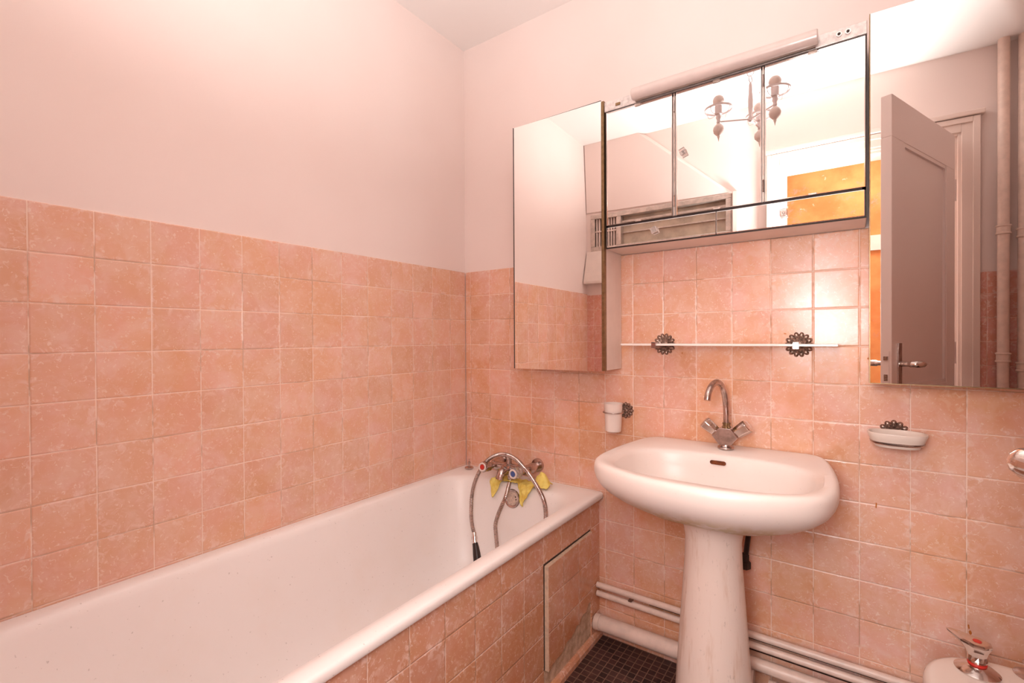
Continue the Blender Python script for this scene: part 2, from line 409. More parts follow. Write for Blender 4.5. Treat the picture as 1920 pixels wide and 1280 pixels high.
# corridor beyond the doorway
struct('wall_corridor', MB().box(-.1, RX+.1, RY-1.1, RY-.98, 0, H), M_orange, smooth=False)
struct('wall_corridor_left', MB().box(-.12, -.006, RY-.98, RY-.1, 0, H), M_wall, smooth=False)
wg = MB()
for a, b, c, d in ((1.08, 1.12, .83, 1.80), (1.46, 1.50, .83, 1.80), (1.12, 1.46, .83, .87), (1.12, 1.46, 1.76, 1.80), (1.12, 1.46, 1.30, 1.32)): wg.box(a, b, RY-.98, RY-.955, c, d)
w2 = struct('fill_panel_frame', wg, M_white, smooth=False)  # made-up lit window, added to brighten the room from the corridor
def glow():
    m = bpy.data.materials.new('fill_glow'); m.use_nodes = True; b = m.node_tree.nodes['Principled BSDF']
    b.inputs['Base Color'].default_value = (.8, .8, .8, 1); b.inputs['Emission Color'].default_value = (.97, .985, 1, 1); b.inputs['Emission Strength'].default_value = 7.5
    return m
struct('pane', MB().box(1.12, 1.46, RY-.978, RY-.972, .87, 1.76), glow(), w2, smooth=False)
struct('trim_6', MB().box(1.50, 2.1, RY-.98, RY-.955, 1.70, 1.80), M_white, smooth=False)

# door leaf, standing open into the room
hinge = Vector((1.884, -1.632, 0)); free = Vector((1.579, -.975, 0))
dd = (free-hinge).normalized(); nn_ = Vector((dd.y, -dd.x, 0))          # nn_ points to the right, away from the camera
if nn_.x < 0: nn_ = -nn_
hinge = hinge+dd*.012; LW = (free-hinge).length; th = .036
def leafpt(s_, t_, z): return hinge+dd*s_+nn_*t_+Vector((0, 0, z))
def leafbox(mb, s0, s1, t0, t1, z0, z1):
    c = [leafpt(s0, t0, z0), leafpt(s1, t0, z0), leafpt(s1, t1, z0), leafpt(s0, t1, z0), leafpt(s0, t0, z1), leafpt(s1, t0, z1), leafpt(s1, t1, z1), leafpt(s0, t1, z1)]
    mb.add(c, [(0, 3, 2, 1), (4, 5, 6, 7), (0, 1, 5, 4), (1, 2, 6, 5), (2, 3, 7, 6), (3, 0, 4, 7)])
lf = MB(); ZT = 2.05
leafbox(lf, 0, LW, .0, th, .01, .16); leafbox(lf, 0, LW, 0, th, ZT-.16, ZT); leafbox(lf, 0, .11, 0, th, .16, ZT-.16); leafbox(lf, LW-.12, LW, 0, th, .16, ZT-.16)
leafbox(lf, .11, LW-.12, .010, th-.010, .16, ZT-.16); leafbox(lf, .11, LW-.12, 0, th, .80, .92)
M_door = paint('door_paint', (246, 228, 222), .05); M_door.node_tree.nodes['Principled BSDF'].inputs['Roughness'].default_value = .35
door = struct('door_1', lf, M_door, smooth=False, bevel=.002)
def bead(z0, z1):
    mb = MB()
    for t0, t1 in ((th-.010, th-.002), (.002, .010)):
        leafbox(mb, .11, .125, t0, t1, z0, z1); leafbox(mb, LW-.135, LW-.12, t0, t1, z0, z1)
        leafbox(mb, .11, LW-.12, t0, t1, z0, z0+.015); leafbox(mb, .11, LW-.12, t0, t1, z1-.015, z1)
    return mb
struct('panel_moulding', bead(.16, .80), M_door, door, smooth=False); struct('panel_moulding', bead(.92, ZT-.16), M_door, door, smooth=False)
for side in (1, -1):
    t0 = th if side > 0 else 0
    pl = MB(); leafbox(pl, LW-.085, LW-.052, t0, t0+side*.005, .86, 1.10)
    po = struct('door_handle', pl, M_chrome, door, smooth=False)
    a = leafpt(LW-.068, t0, 1.02); nrm = nn_*side
    lev = catmull([a, a+nrm*.032, a+nrm*.058-dd*.006, a+nrm*.062-dd*.03, a+nrm*.062-dd*.075, a+nrm*.060-dd*.125], 6)
    rad = [.010+(.003 if 6 < i < 20 else 0)-(.010*max(0, i-20)/10) for i in range(len(lev))]
    struct('lever', MB().tube(lev, rad, 12), M_chrome2, po)
    kk = leafpt(LW-.068, t0, .90); struct('key', MB().lathe([(.004, 0), (.004, side*.02), (.013, side*.022), (.013, side*.034), (.002, side*.036)], kk, nn_, 12), M_chrome, po)
lp = MB(); leafbox(lp, LW, LW+.002, .008, th-.008, .93, 1.07)
struct('lock_plate', lp, M_door, door, smooth=False)
lt = MB(); leafbox(lt, LW+.002, LW+.008, .012, th-.012, 1.035, 1.05); leafbox(lt, LW+.002, LW+.0035, .012, th-.012, .955, .98)
struct('latch', lt, M_silver, door, smooth=False)
for z in (.35, 1.0, 1.75):
    struct('hinge', MB().tube([leafpt(-.008, th*.5+.012, z), leafpt(-.008, th*.5+.012, z+.10)], .009, 10), M_door, door)

# vertical pipes in the corner beside the doorway
for i, (x, y) in enumerate(((2.075, -1.622), (2.140, -1.622))):
    vp = obj('vertical_pipe', MB().tube([(x, y, .0), (x, y, H)], .020, 20), M_pipe)
    tag(vp, ['cream painted vertical pipe nearest the door frame, seen in the right mirror', 'cream painted vertical pipe in the far corner, at the edge of the right mirror'][i], 'pipe', 'vertical pipes beside the doorway')
    for z in (1.60-.02*i, 1.03-.04*i):
        obj('collar', MB().lathe([(.020, -.022), (.026, -.020), (.026, -.014), (.023, -.012), (.023, .012), (.026, .014), (.026, .020), (.020, .022)], (x, y, z), n=20), M_pipe, vp)

# ------------------------------------------------------------------ bathtub
B = thing('bathtub', 'long white enamelled bathtub set along the left wall behind pink tiles', 'bathtub', (.34, -.82, 0))
Z = .546; X1 = .683; YE = -1.652
rings = [rrect(.002, X1-.014, YE+.002, -.002, .004, Z-.024), rrect(.002, X1-.002, YE, -.001, .005, Z-.023), rrect(.002, X1, YE, -.001, .006, Z-.019), rrect(.002, X1, YE, -.001, .006, Z-.008),
         rrect(.002, X1-.002, YE, -.001, .008, Z-.003), rrect(.003, X1-.007, YE+.004, -.002, .010, Z),
         rrect(.020, X1-.030, YE+.03, -.03, .04, Z+.001), rrect(.040, X1-.048, -1.575, -.100, .10, Z-.002), rrect(.047, X1-.057, -1.562, -.110, .115, Z-.009),
         rrect(.052, X1-.062, -1.550, -.118, .125, Z-.025), rrect(.062, X1-.070, -1.52, -.128, .14, Z-.09), rrect(.085, X1-.088, -1.44, -.145, .16, Z-.20),
         rrect(.105, X1-.105, -1.36, -.165, .17, Z-.30), rrect(.13, X1-.13, -1.28, -.195, .17, Z-.355), rrect(.17, X1-.17, -1.20, -.25, .14, Z-.38), rrect(.26, X1-.26, -1.0, -.42, .05, Z-.385)]
obj('tub_shell', MB().loft(rings, False, True), M_bath, B)
tb = MB().box(.03, .655, -1.63, -.03, .0, .12)
ax = Vector((0, -1, .18)).normalized(); oc = Vector((.347, -.124, .490))
ov = obj('overflow_plate', MB().lathe([(.002, -.006), (.036, -.006), (.037, 0), (.034, .004), (.028, .003), (.026, .001), (.002, .001)], oc, ax, 32), M_chrome, B)
obj('cover_disc', MB().lathe([(.001, .001), (.026, .001), (.024, .003), (.001, .003)], oc, ax, 32), simple('rusty_enamel_disc', (226, 196, 178), .4, var=.35, vs=70), ov)
hd = MB()
for a in (.5, 0., -.7):
    hd.lathe([(.003, .003), (.003, .0036), (.001, .0036)], oc+Vector((math.cos(a)*.021, 0, math.sin(a)*.021)), ax, 10)
obj('screw_hole', hd, M_dark, ov)
# tiled surround of the bath
S1 = .665
sr = MB()
sr.box(.643, S1, RY+.002, -.405, .02, Z-.022); sr.box(.643, S1, -.071, -.001, .02, Z-.022); sr.box(.643, S1, -.405, -.071, .425, Z-.022)
SU = obj('bath_surround', sr, T_bath, smooth=False, bevel=.0015)
tag(SU, 'terracotta pink tiled panel closing the long side of the bathtub', 'bath panel')
obj('plaster_patch', MB().prism([(-.405, .020), (-.071, .020), (-.071, .16), (-.085, .425), (-.405, .425)], 'X', .643, S1-.004), M_plaster, SU, smooth=False)
gp = MB(); gp.box(S1-.020, S1-.003, -.4045, -.392, .09, .425); gp.box(S1-.020, S1-.003, -.392, -.073, .4165, .425)
obj('gap', gp, M_dark, SU, smooth=False)
hp = [(-.392, .414), (-.074, .4165), (-.074, .182), (-.088, .160), (-.105, .168), (-.128, .145), (-.15, .150), (-.185, .130), (-.20, .134), (-.24, .114), (-.27, .117), (-.31, .097), (-.345, .099), (-.392, .086)]
hb = MB(); n = len(hp)
hb.add([(S1-.008, p[0], p[1]) for p in hp]+[(S1+.0065-(p[0]+.074)*.012, p[0], p[1]) for p in hp], [tuple(reversed(range(n))), tuple(range(n, 2*n))]+[(i, (i+1) % n, n+(i+1) % n, n+i) for i in range(n)])
ha = obj('access_hatch', hb, T_bath, SU, smooth=False, bevel=.002)
he = MB(); he.box(S1-.006, S1+.0105, -.3945, -.3915, .088, .415)
he.add([(S1-.006, -.3915, .4142), (S1-.006, -.075, .4166), (S1-.006, -.075, .4178), (S1-.006, -.3915, .4158), (S1+.0105, -.3915, .4142), (S1+.006, -.075, .4166), (S1+.006, -.075, .4178), (S1+.0105, -.3915, .4158)],
       [(0, 3, 2, 1), (4, 5, 6, 7), (0, 1, 5, 4), (1, 2, 6, 5), (2, 3, 7, 6), (3, 0, 4, 7)])
obj('hatch_edge', he, simple('hatch_edge_grout', (240, 204, 176), .7, var=.2, vs=80), ha, smooth=False)
sk = MB().prism([(.643, 0), (S1+.012, 0), (S1+.012, .016), (S1+.006, .026), (S1+.001, .028), (.643, .028)], 'Y', RY+.002, -.001)
obj('skirting_tile', sk, T_bath, SU, smooth=False)

# bath plug on the ledge
pg = thing('bath_plug', 'small chrome bath plug lying on the bath ledge in the corner', 'plug', (.060, -.050, Z))
obj('plug_disc', MB().lathe([(.002, 0), (.016, .0), (.0195, .004), (.0195, .008), (.015, .011), (.003, .012)], (.060, -.050, Z), n=28), M_chrome, pg)
obj('stem', MB().lathe([(.004, .011), (.004, .026), (.0055, .027), (.0055, .032), (.0015, .034), (.0015, .046)], (.060, -.050, Z), n=12), M_chrome, pg)

# ------------------------------------------------------------------ bath mixer
MX = thing('bath_mixer_tap', 'old chrome wall mixer tap with red and blue capped knobs over the bath', 'tap', (.305, -.08, .60))
zb = .598
mb = MB()
mb.tube([(.235, -.085, zb), (.250, -.085, zb), (.27, -.085, zb+.002), (.34, -.085, zb+.002), (.36, -.085, zb), (.378, -.085, zb)], [.019, .021, .017, .017, .021, .019], 20)
mb.lathe([(.019, -.02), (.022, 0), (.022, .012), (.012, .016), (.0105, .034), (.0135, .036), (.0135, .052), (.009, .054)], (.305, -.085, zb), n=16)
mb.tube(catmull([(.305, -.088, zb-.004), (.303, -.115, zb-.006), (.300, -.135, zb-.016), (.298, -.143, zb-.036)], 6), [.021]*7+[.018]*6+[.016]*6, 18)
mb.lathe([(.012, -.052), (.014, -.05), (.014, -.03), (.011, -.016)], (.315, -.088, zb), n=14)
obj('body', mb, M_chrome, MX)
for i, x in enumerate((.222, .392)):
    u_ = MB(); u_.tube([(x, -.002, zb+.006), (x, -.012, zb+.006), (x, -.013, zb+.006), (x, -.042, zb+.004), (x, -.043, zb+.004), (x, -.070, zb+.002), (x+(.012 if i == 0 else -.012), -.084, zb)], [.028, .026, .015, .017, .020, .020, .019], 20)
    obj('wall_union', u_, M_chrome, MX)
for i, (x, z, cap) in enumerate(((.228, zb, M_red), (.380, zb+.004, M_blue))):
    dr = Vector((0.02, -1, 0.12 if i == 0 else .02)).normalized(); c0 = Vector((x, -.092, z))
    obj('spindle', MB().lathe([(.015, 0), (.013, .018), (.011, .03)], c0, dr, 14), M_chrome, MX)
    kb = obj('knob', MB().lathe([(.012, .022), (.019, .028), (.022, .036), (.019, .046), (.022, .056), (.0225, .068), (.019, .074), (.010, .075)], c0, dr, 8), M_acryl if i else M_chrome, MX)
    obj('cap', MB().lathe([(.010, .0745), (.010, .077), (.002, .0775)], c0, dr, 16), cap, kb)
    obj('cap_rim', MB().ring(c0+dr*.075, dr, .015, .0035, 28, 8), M_opal, kb)

# hand shower: corrugated hose hooked over the mixer with its dark handle hanging in the bath
def corrugate(pts, r, step=.0024):
    out = []; rad = []
    c = catmull(pts, 40); acc = 0; last = c[0]; out.append(last); rad.append(r)
    for p in c[1:]:
        d = (p-last).length
        if d >= step: out.append(p); rad.append(r if len(out) % 2 else r*.80); last = p
    return out, rad
HS = thing('hand_shower', 'hand shower with ribbed grey hose looped over the bath mixer, black handle hanging', 'shower', (.32, -.15, .36))
h1, r1 = corrugate([(.315, -.090, .552), (.330, -.125, .535), (.350, -.170, .513), (.352, -.20, .485), (.350, -.222, .455), (.352, -.240, .425), (.361, -.250, .397), (.375, -.262, .362), (.40, -.285, .305), (.45, -.31, .235), (.51, -.31, .25), (.565, -.285, .36), (.582, -.268, .45), (.583, -.255, .512), (.560, -.230, .552), (.515, -.200, .584), (.470, -.176, .612), (.430, -.158, .632), (.385, -.142, .652), (.335, -.128, .661), (.290, -.124, .659), (.255, -.130, .645), (.228, -.142, .622), (.214, -.160, .592), (.208, -.185, .552), (.208, -.205, .505), (.214, -.218, .460), (.226, -.232, .420), (.244, -.246, .392), (.256, -.252, .378)], .0086)
obj('hose', MB().tube(h1, r1, 10), M_chrome, HS)
obj('connector', MB().tube([(.256, -.252, .378), (.2575, -.253, .376), (.262, -.257, .366), (.2625, -.2575, .365), (.266, -.260, .356), (.2665, -.2605, .355), (.271, -.264, .344)], [.008, .0095, .0095, .0115, .0115, .010, .010], 14), M_chrome2, HS)
obj('handle', MB().tube([(.271, -.264, .344), (.278, -.268, .332), (.288, -.275, .312), (.300, -.284, .286), (.313, -.293, .262), (.327, -.303, .240), (.335, -.308, .228)], [.0105, .012, .0145, .0155, .0145, .012, .008], 16), M_black, HS)

# yellow cloth stuffed behind and under the mixer
cl = MB(); NU, NV = 60, 34; gv = []
random.seed(3)
ph = [random.uniform(0, 6) for _ in range(12)]
def hang(x):
    g = lambda c, w_: math.exp(-((x-c)/w_)**2)
    return .001+.070*g(.262, .021)+.080*g(.402, .017)+.02*g(.43, .015)
for i in range(NU):
    x = .235+.265*i/(NU-1); hg = hang(x); lump = .052*math.exp(-((x-.465)/.030)**2)
    tot = .050+hg
    for j in range(NV):
        t = j/(NV-1)*tot
        if t < .050: y = -.055-t; z = Z+.004+lump*math.sin(PI*min(1, t/.05*.9+.1))
        else:
            q = t-.050; y = -.105-.022*min(1, q/.03)-.05*q; z = Z+.005-q
        n1 = math.sin(x*190+ph[0]+t*60)*.5+math.sin(x*95+ph[1]-t*110)*.5
        n2 = math.sin(x*260+t*200+ph[2])*.4+math.sin(t*260+ph[3]+x*70)*.6
        y -= .004+.005*abs(n1)+.003*n2*.5+lump*.12; z += .005*abs(n2)+.005*abs(n1)*(lump/.05+.3)
        gv.append((x+.004*math.sin(t*120+ph[4])*(1 if t > .02 else .4), y, z))
cl.add(gv, [(i*NV+j, (i+1)*NV+j, (i+1)*NV+j+1, i*NV+j+1) for i in range(NU-1) for j in range(NV-1)])
co = obj('cleaning_cloth', cl, M_cloth)
sm = co.modifiers.new('solid', 'SOLIDIFY'); sm.thickness = .0018
tag(co, 'crumpled yellow cleaning cloth draped over the bath ledge under the mixer tap', 'cloth')

# ------------------------------------------------------------------ washbasin
W = thing('washbasin', 'wide white ceramic pedestal washbasin against the tiled back wall', 'sink', (1.125, -.27, 0))
XC = 1.123; CYB = -.285
ctrl = [(0, 0), (.12, 0), (.205, -.001), (.240, -.012), (.262, -.045), (.280, -.13), (.292, -.23), (.2955, -.32), (.290, -.385), (.268, -.437), (.225, -.474), (.15, -.507), (.075, -.524), (0, -.528)]
half = [Vector((a, b, 0)) for a, b in ctrl]
sm_ = catmull(half, 12)
poly = [(p.x, min(p.y, -.001)) for p in sm_]+[(-p.x, min(p.y, -.001)) for p in reversed(sm_[1:-1])]
NA = 96
def outer_pt(a):
    """where the ray at angle a from the basin's middle meets its outline"""
    dx, dy = math.sin(a), math.cos(a); best = 0
    for i in range(len(poly)):
        (x1, y1), (x2, y2) = poly[i], poly[(i+1) % len(poly)]; y1 -= CYB; y2 -= CYB
        ex, ey = x2-x1, y2-y1; den = dx*ey-dy*ex
        if abs(den) < 1e-12: continue
        t = (x1*ey-y1*ex)/den; u = (x1*dy-y1*dx)/den
        if t > 0 and -1e-6 <= u <= 1+1e-6: best = max(best, t)
    return dx*best, dy*best
OUT = [outer_pt(2*PI*i/NA) for i in range(NA)]
def bas(sx, sy, z, dy=0, cyo=0): return [(XC+x*sx, min(-.001, CYB+y*sy+dy), z) for x, y in OUT]
def inset(d, z):
    r = []
    for x, y in OUT:
        l = math.hypot(x, y); k = (l-d)/l; r.append((XC+x*k, min(-.001-d, CYB+y*k), z))
    return r
BCX, BCY, BHX, BHY = 1.123, -.300, .250, .163
def bowl(s_, z, dy=0, n=3.0):
    r = []
    for i in range(NA):
        a = 2*PI*i/NA; sx, cy_ = math.sin(a), math.cos(a)
        # even spacing by direction, same as the outline
        k = (abs(sx/BHX)**n+abs(cy_/BHY)**n)**(-1/n)
        r.append((BCX+sx*k*s_, BCY+cy_*k*s_+dy, z))
    return r
ZS = .783
rings = [bas(.22, .20, .624, .02), bas(.36, .32, .631, .01), bas(.52, .48, .645, 0), bas(.67, .64, .662), bas(.79, .77, .680), bas(.88, .87, .698), bas(.945, .94, .716), bas(.982, .98, .734), bas(.998, .997, .749), inset(.000, .762),
         inset(.0005, .770), inset(.003, .777), inset(.008, .7815), inset(.015, ZS), inset(.030, ZS-.001), bowl(1.05, ZS-.006), bowl(1.0, ZS-.011), bowl(.975, ZS-.022), bowl(.95, ZS-.05), bowl(.90, ZS-.085), bowl(.80, ZS-.118), bowl(.62, ZS-.138), bowl(.35, ZS-.146), bowl(.08, ZS-.148)]
bs = obj('basin', MB().loft(rings, True, True), M_basin, W)
# overflow slot in the back of the bowl
yo = BCY+BHY*.965
sl = MB(); pts = []
for i in range(24):
    a = 2*PI*i/24; cx = .016 if math.cos(a) > 0 else -.016
    pts.append((1.118+cx+.0062*math.cos(a), .0062*math.sin(a)))
vs = []
for d in (0, .004):
    for px, pz in pts: vs.append((px, yo-.0035-d+(-pz*.22), ZS-.030+pz))
sl.add(vs, [tuple(range(24)), tuple(range(24, 48))]+[(i, (i+1) % 24, 24+(i+1) % 24, 24+i) for i in range(24)])
obj('overflow_slot', sl, M_rust, bs)
obj('drain', MB().lathe([(.022, 0), (.024, .003), (.012, .002), (.002, .002)], (BCX, BCY, ZS-.148), n=24), M_chrome, bs)
pr = [(.109, 0), (.105, .06), (.098, .18), (.090, .298), (.0815, .417), (.0755, .50), (.0735, .565), (.078, .592), (.085, .612), (.092, .642)]
pd = []
for r, z in pr:
    pd.append([(1.125+r*math.cos(2*PI*i/48), -.245+r*.95*math.sin(2*PI*i/48), z) for i in range(48)])
obj('pedestal', MB().loft(pd, True, True), M_ped, W)
# swan-neck mixer on the basin
TP = thing('basin_mixer_tap', 'chrome swan neck mixer tap with two faceted knobs on the washbasin', 'tap', (1.125, -.068, ZS))
tx, ty = 1.125, -.070
bd = MB()
hexp = [(-.016, .010), (-.038, .036), (-.016, .062), (.016, .062), (.038, .036), (.016, .010)]
bd.prism([(tx+a, ZS+.002+b) for a, b in hexp], 'Y', ty-.019, ty+.019)
bd.lathe([(.024, -.002), (.024, .004), (.018, .007), (.016, .014)], (tx, ty, ZS), n=20)
obj('body', bd, M_chrome, TP, bevel=.002)
sp_ = catmull([(tx+.002, ty, ZS+.062), (tx+.002, ty, ZS+.10), (tx, ty-.001, ZS+.145), (tx-.004, ty-.018, ZS+.185), (tx-.011, ty-.052, ZS+.208), (tx-.019, ty-.090, ZS+.203), (tx-.024, ty-.116, ZS+.182), (tx-.026, ty-.124, ZS+.160)], 8)
obj('spout', MB().tube(sp_, .0092, 16), M_chrome, TP)
obj('spout_collar', MB().lathe([(.012, .060), (.0125, .068), (.0105, .070), (.0105, .074), (.012, .075), (.012, .079), (.009, .080)], (tx+.002, ty, ZS), n=14), M_brass, TP)
for s_ in (-1, 1):
    c0 = Vector((tx+s_*.026, ty, ZS+.046)); dr = Vector((s_*.78, -.10, .62)).normalized()
    obj('knob', MB().lathe([(.013, .0), (.017, .004), (.019, .012), (.022, .044), (.020, .049), (.012, .051)], c0, dr, 6), M_chrome2, TP, bevel=.0015)
# flexible supply hose under the basin
fh = thing('supply_hose', 'dark flexible water hose hanging behind the right of the basin pedestal', 'hose', (1.18, -.05, .40))
obj('hose', MB().tube(catmull([(1.195, -.05, .62), (1.190, -.048, .56), (1.182, -.046, .50), (1.178, -.05, .455)], 8), .0075, 12), M_black, fh)
obj('nut', MB().lathe([(.010, 0), (.016, .004), (.016, .024), (.011, .028), (.011, .046), (.007, .05)], (1.176, -.05, .412), n=6), M_dark, fh)

# ------------------------------------------------------------------ horizontal pipes along the foot of the back wall
for i, (z, y, r, x0, x1, lab) in enumerate(((.203, -.028, .0105, .668, RX-.02, 'upper thin pink painted pipe along the foot of the back wall'),
                                 (.171, -.028, .0105, .668, RX-.02, 'lower thin pink painted pipe right under its thin neighbour'),)):
    hpz = obj('water_pipe', MB().tube([(x0, y, z), (x1, y, z)], r, 16), M_pipe)
    tag(hpz, lab, 'pipe', 'thin pipes along the back wall')
for x in (.80,):
    pass
    cpb = obj('pipe_clip', MB().box(x-.006, x+.006, -.041, 0, .1845, .1895), M_silver)
    tag(cpb, 'small rusty pipe clip between the two thin pipes left of the pedestal', 'clip')
dp = thing('waste_pipe', 'thick pink painted waste pipe lying low along the back wall', 'pipe', (.95, -.045, .04))
obj('pipe_run', MB().tube([(.690, -.045, .074), (1.20, -.045, .080)], .0265, 24), M_pipe, dp)
obj('pipe_end', MB().lathe([(.026, 0), (.028, .001), (.028, .02), (.0265, .021)], (.668, -.045, .074), (1, 0, 0), 24), M_pipe, dp)
dq = thing('drain_pipe', 'pink painted drain pipe above the thick one, right of the pedestal', 'pipe', (1.6, -.040, .10))
obj('pipe_run', MB().tube([(1.10, -.040, .124), (RX-.02, -.040, .124)], .0185, 20), M_pipe, dq)
dr_ = thing('low_pipe', 'lowest pink painted pipe near the floor, right of the pedestal', 'pipe', (1.7, -.06, .05))
obj('pipe_run', MB().tube([(1.24, -.055, .068), (RX-.02, -.055, .066)], .027, 20), M_pipe, dr_)

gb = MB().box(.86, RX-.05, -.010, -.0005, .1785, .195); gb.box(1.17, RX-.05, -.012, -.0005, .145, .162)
ds = MB()
for x, z, w_, h_ in ((1.498, .659, .002, .008), (1.685, .387, .002, .006), (1.688, .373, .0025, .006), (.974, 1.074, .002, .0025), (.970, 1.062, .0015, .0015), (1.279, 1.137, .004, .002), (1.480, 1.066, .0015, .003)):
    ds.lathe([(.0006, 0), (1, 0), (.0006, .0004)], (0, 0, 0), (0, -1, 0), 12)
    k0 = len(ds.v)-36
    for i in range(k0, len(ds.v)):
        vx, vy, vz = ds.v[i]; ds.v[i] = (x+vx*w_*(1+.3*math.sin(i)), -.0003+vy, z+vz*h_)
struct('rust_drip', ds, simple('rust_drip', (196, 112, 44), .7), wb, smooth=False)
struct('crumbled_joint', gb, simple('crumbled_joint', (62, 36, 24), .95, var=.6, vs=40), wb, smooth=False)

# ------------------------------------------------------------------ rosettes, shelf, tumbler, soap dish
def rosette(c, R, npet=14):
    """ornate scalloped disc on the back wall facing -Y"""
    mb = MB(); NR, NT_ = 9, npet*8; rings = []
    for i in range(NR+1):
        q = i/NR; ring = []
        for j in range(NT_):
            a = 2*PI*j/NT_; sc = abs(math.cos(a*npet/2)); edge = R*(.80+.20*sc**.7)
            r = max(edge*q, .0004)
            h = .006*(1-q**2)+.0028*math.sin(q*PI*3)**2+.002*sc*(q > .45)*(1 if q < .97 else 0)+.0015
            if q >= .999: h = .0
            ring.append((c[0]+r*math.cos(a), c[1]-h, c[2]+r*math.sin(a)))
        rings.append(ring)
    mb.loft(rings, True, True); return mb
SH = thing('glass_shelf', 'narrow white glass shelf on two ornate rosette brackets below the mirrors', 'shelf', (1.1, -.055, 1.10))
obj('shelf_board', MB().box(.798, 1.413, -.112, -.012, 1.1005, 1.1075), simple('shelf_glass', (252, 236, 228), .15, coat=.4), SH, bevel=.0015)
for i, x in enumerate((.914, 1.315)):
    br = obj('bracket', MB().box(x-.008, x+.008, -.116, -.004, 1.093, 1.100).box(x-.008, x+.008, -.1165, -.1125, 1.093, 1.112).box(x-.008, x+.008, -.1165, -.100, 1.108, 1.1125), M_chrome if i == 0 else M_chrome2, SH, bevel=.001)
    obj('rosette', rosette((x, -.0005, 1.104), .038), M_silver, br)
TH = thing('tumbler_holder', 'ornate wall ring holding a white tumbler left of the washbasin', 'holder', (.77, -.04, .85))
obj('ring', MB().ring((.752, -.068, .862), (0, 0, 1), .0355, .0022, 36, 8), M_chrome, TH)
obj('arm', MB().tube([(.772, -.004, .862), (.768, -.020, .862), (.764, -.034, .862)], .003, 8), M_chrome, TH)
obj('rosette', rosette((.772, -.0005, .862), .030, 12), M_silver, TH)
tu = obj('tumbler', MB().lathe([(.002, 0), (.022, 0), (.0265, .003), (.028, .010), (.0325, .10), (.0335, .102), (.0315, .102), (.0265, .012), (.002, .008)], (.752, -.068, .792), n=36), M_cer)
tag(tu, 'white plastic tumbler standing in the wall ring beside the washbasin', 'cup')
SD = thing('soap_dish_holder', 'chrome rimmed wall holder on a rosette right of the washbasin', 'holder', (1.535, -.06, .84))
def oval(cx, cy, hx, hy, z, n=40, e=2.6):
    r = []
    for i in range(n):
        a = 2*PI*i/n; c_, s_ = math.cos(a), math.sin(a)
        k = (abs(c_/hx)**e+abs(s_/hy)**e)**(-1/e); r.append((cx+c_*k, cy+s_*k, z))
    return r
SX, SY = 1.538, -.064
obj('rim', MB().loft([oval(SX, SY, .050, .036, .846), oval(SX, SY, .056, .041, .850), oval(SX, SY, .057, .042, .8535), oval(SX, SY, .053, .039, .854), oval(SX, SY, .046, .033, .848)]), M_chrome, SD)
obj('arm', MB().tube([(SX, -.002, .856), (SX, -.026, .852)], .006, 10), M_silver, SD)
obj('rosette', rosette((SX-.002, -.0005, .866), .034, 12), M_silver, SD)
so = obj('soap_dish', MB().loft([oval(SX, SY, .030, .022, .8385), oval(SX, SY, .046, .033, .8395), oval(SX, SY, .056, .0405, .856), oval(SX, SY, .0625, .046, .874), oval(SX, SY, .0620, .0455, .877), oval(SX, SY, .058, .042, .877), oval(SX, SY, .052, .037, .860), oval(SX, SY, .03, .02, .848)], True, True), M_soapglass)
tag(so, 'cloudy glass soap dish resting in the chrome wall holder right of the basin', 'soap dish')

# ------------------------------------------------------------------ mirror cabinets
YF = -.15
def frame_panel(mb, x0, x1, z0, z1, y0, y1, wd):
    mb.box(x0, x1, y0, y1, z0, z0+wd); mb.box(x0, x1, y0, y1, z1-wd, z1); mb.box(x0, x0+wd, y0, y1, z0+wd, z1-wd); mb.box(x1-wd, x1, y0, y1, z0+wd, z1-wd)
    return mb
def mirror_slab(x0, x1, z0, z1, rot=0.):
    """flat mirror panel turned by rot about its left front edge"""
    mb = MB().box(0, x1-x0, 0, .004, z0, z1); c, s_ = math.cos(rot), math.sin(rot)
    mb.v = [(x0+x*c-y*s_, YF-.004+x*s_+y*c, z) for x, y, z in mb.v]; return mb
CL = thing('mirror_cabinet', 'tall narrow mirror cabinet with one mirrored door, nearest the bath', 'cabinet', (.56, -.07, 1.01), 'tall mirror cabinets')
obj('body', MB().box(.386, .757, -.134, -.001, 1.014, 1.933), M_cab, CL, bevel=.002, smooth=False)
lm = mirror_slab(.384, .746, 1.011, 1.936, .014)
ldo = obj('mirror_door', lm, M_mirror, CL, smooth=False)
eb = MB(); eb.box(.7475, .757, -.1505, -.134, 1.014, 1.933); obj('edge_profile', eb, M_brass, CL, smooth=False)
eb = MB(); eb.box(.3822, .3842, -.1560, -.1505, 1.0105, 1.9365); eb.box(.3842, .746, -.1500, -.1450, 1.9362, 1.9378)
obj('edge_trim', eb, M_dark, ldo, smooth=False)
CR = thing('mirror_cabinet', 'tall mirror cabinet on the right reflecting the open door', 'cabinet', (1.66, -.07, 1.01), 'tall mirror cabinets')
obj('body', MB().box(1.482, 1.85, -.134, -.001, 1.014, 1.933), M_cab, CR, bevel=.002, smooth=False)
rd = obj('mirror_door', mirror_slab(1.480, 1.852, 1.011, 1.936, .025), M_mirror, CR, smooth=False)
eb = MB(); eb.box(1.4778, 1.4798, -.1545, -.134, 1.0105, 1.9365); eb.box(1.4798, 1.85, -.1500, -.1450, 1.9362, 1.9378); eb.box(1.4798, 1.85, -.1500, -.1420, 1.0088, 1.0108)
obj('edge_trim', eb, M_brass, rd, smooth=False)
CM = thing('wall_mirror_cabinet', 'wide low mirror cabinet with three mirrored doors between the two tall ones', 'cabinet', (1.115, -.07, 1.43))
cx0, cx1 = .7595, 1.4735
obj('body', MB().box(cx0, cx1, -.138, -.001, 1.430, 1.924), M_cab, CM, bevel=.002, smooth=False)
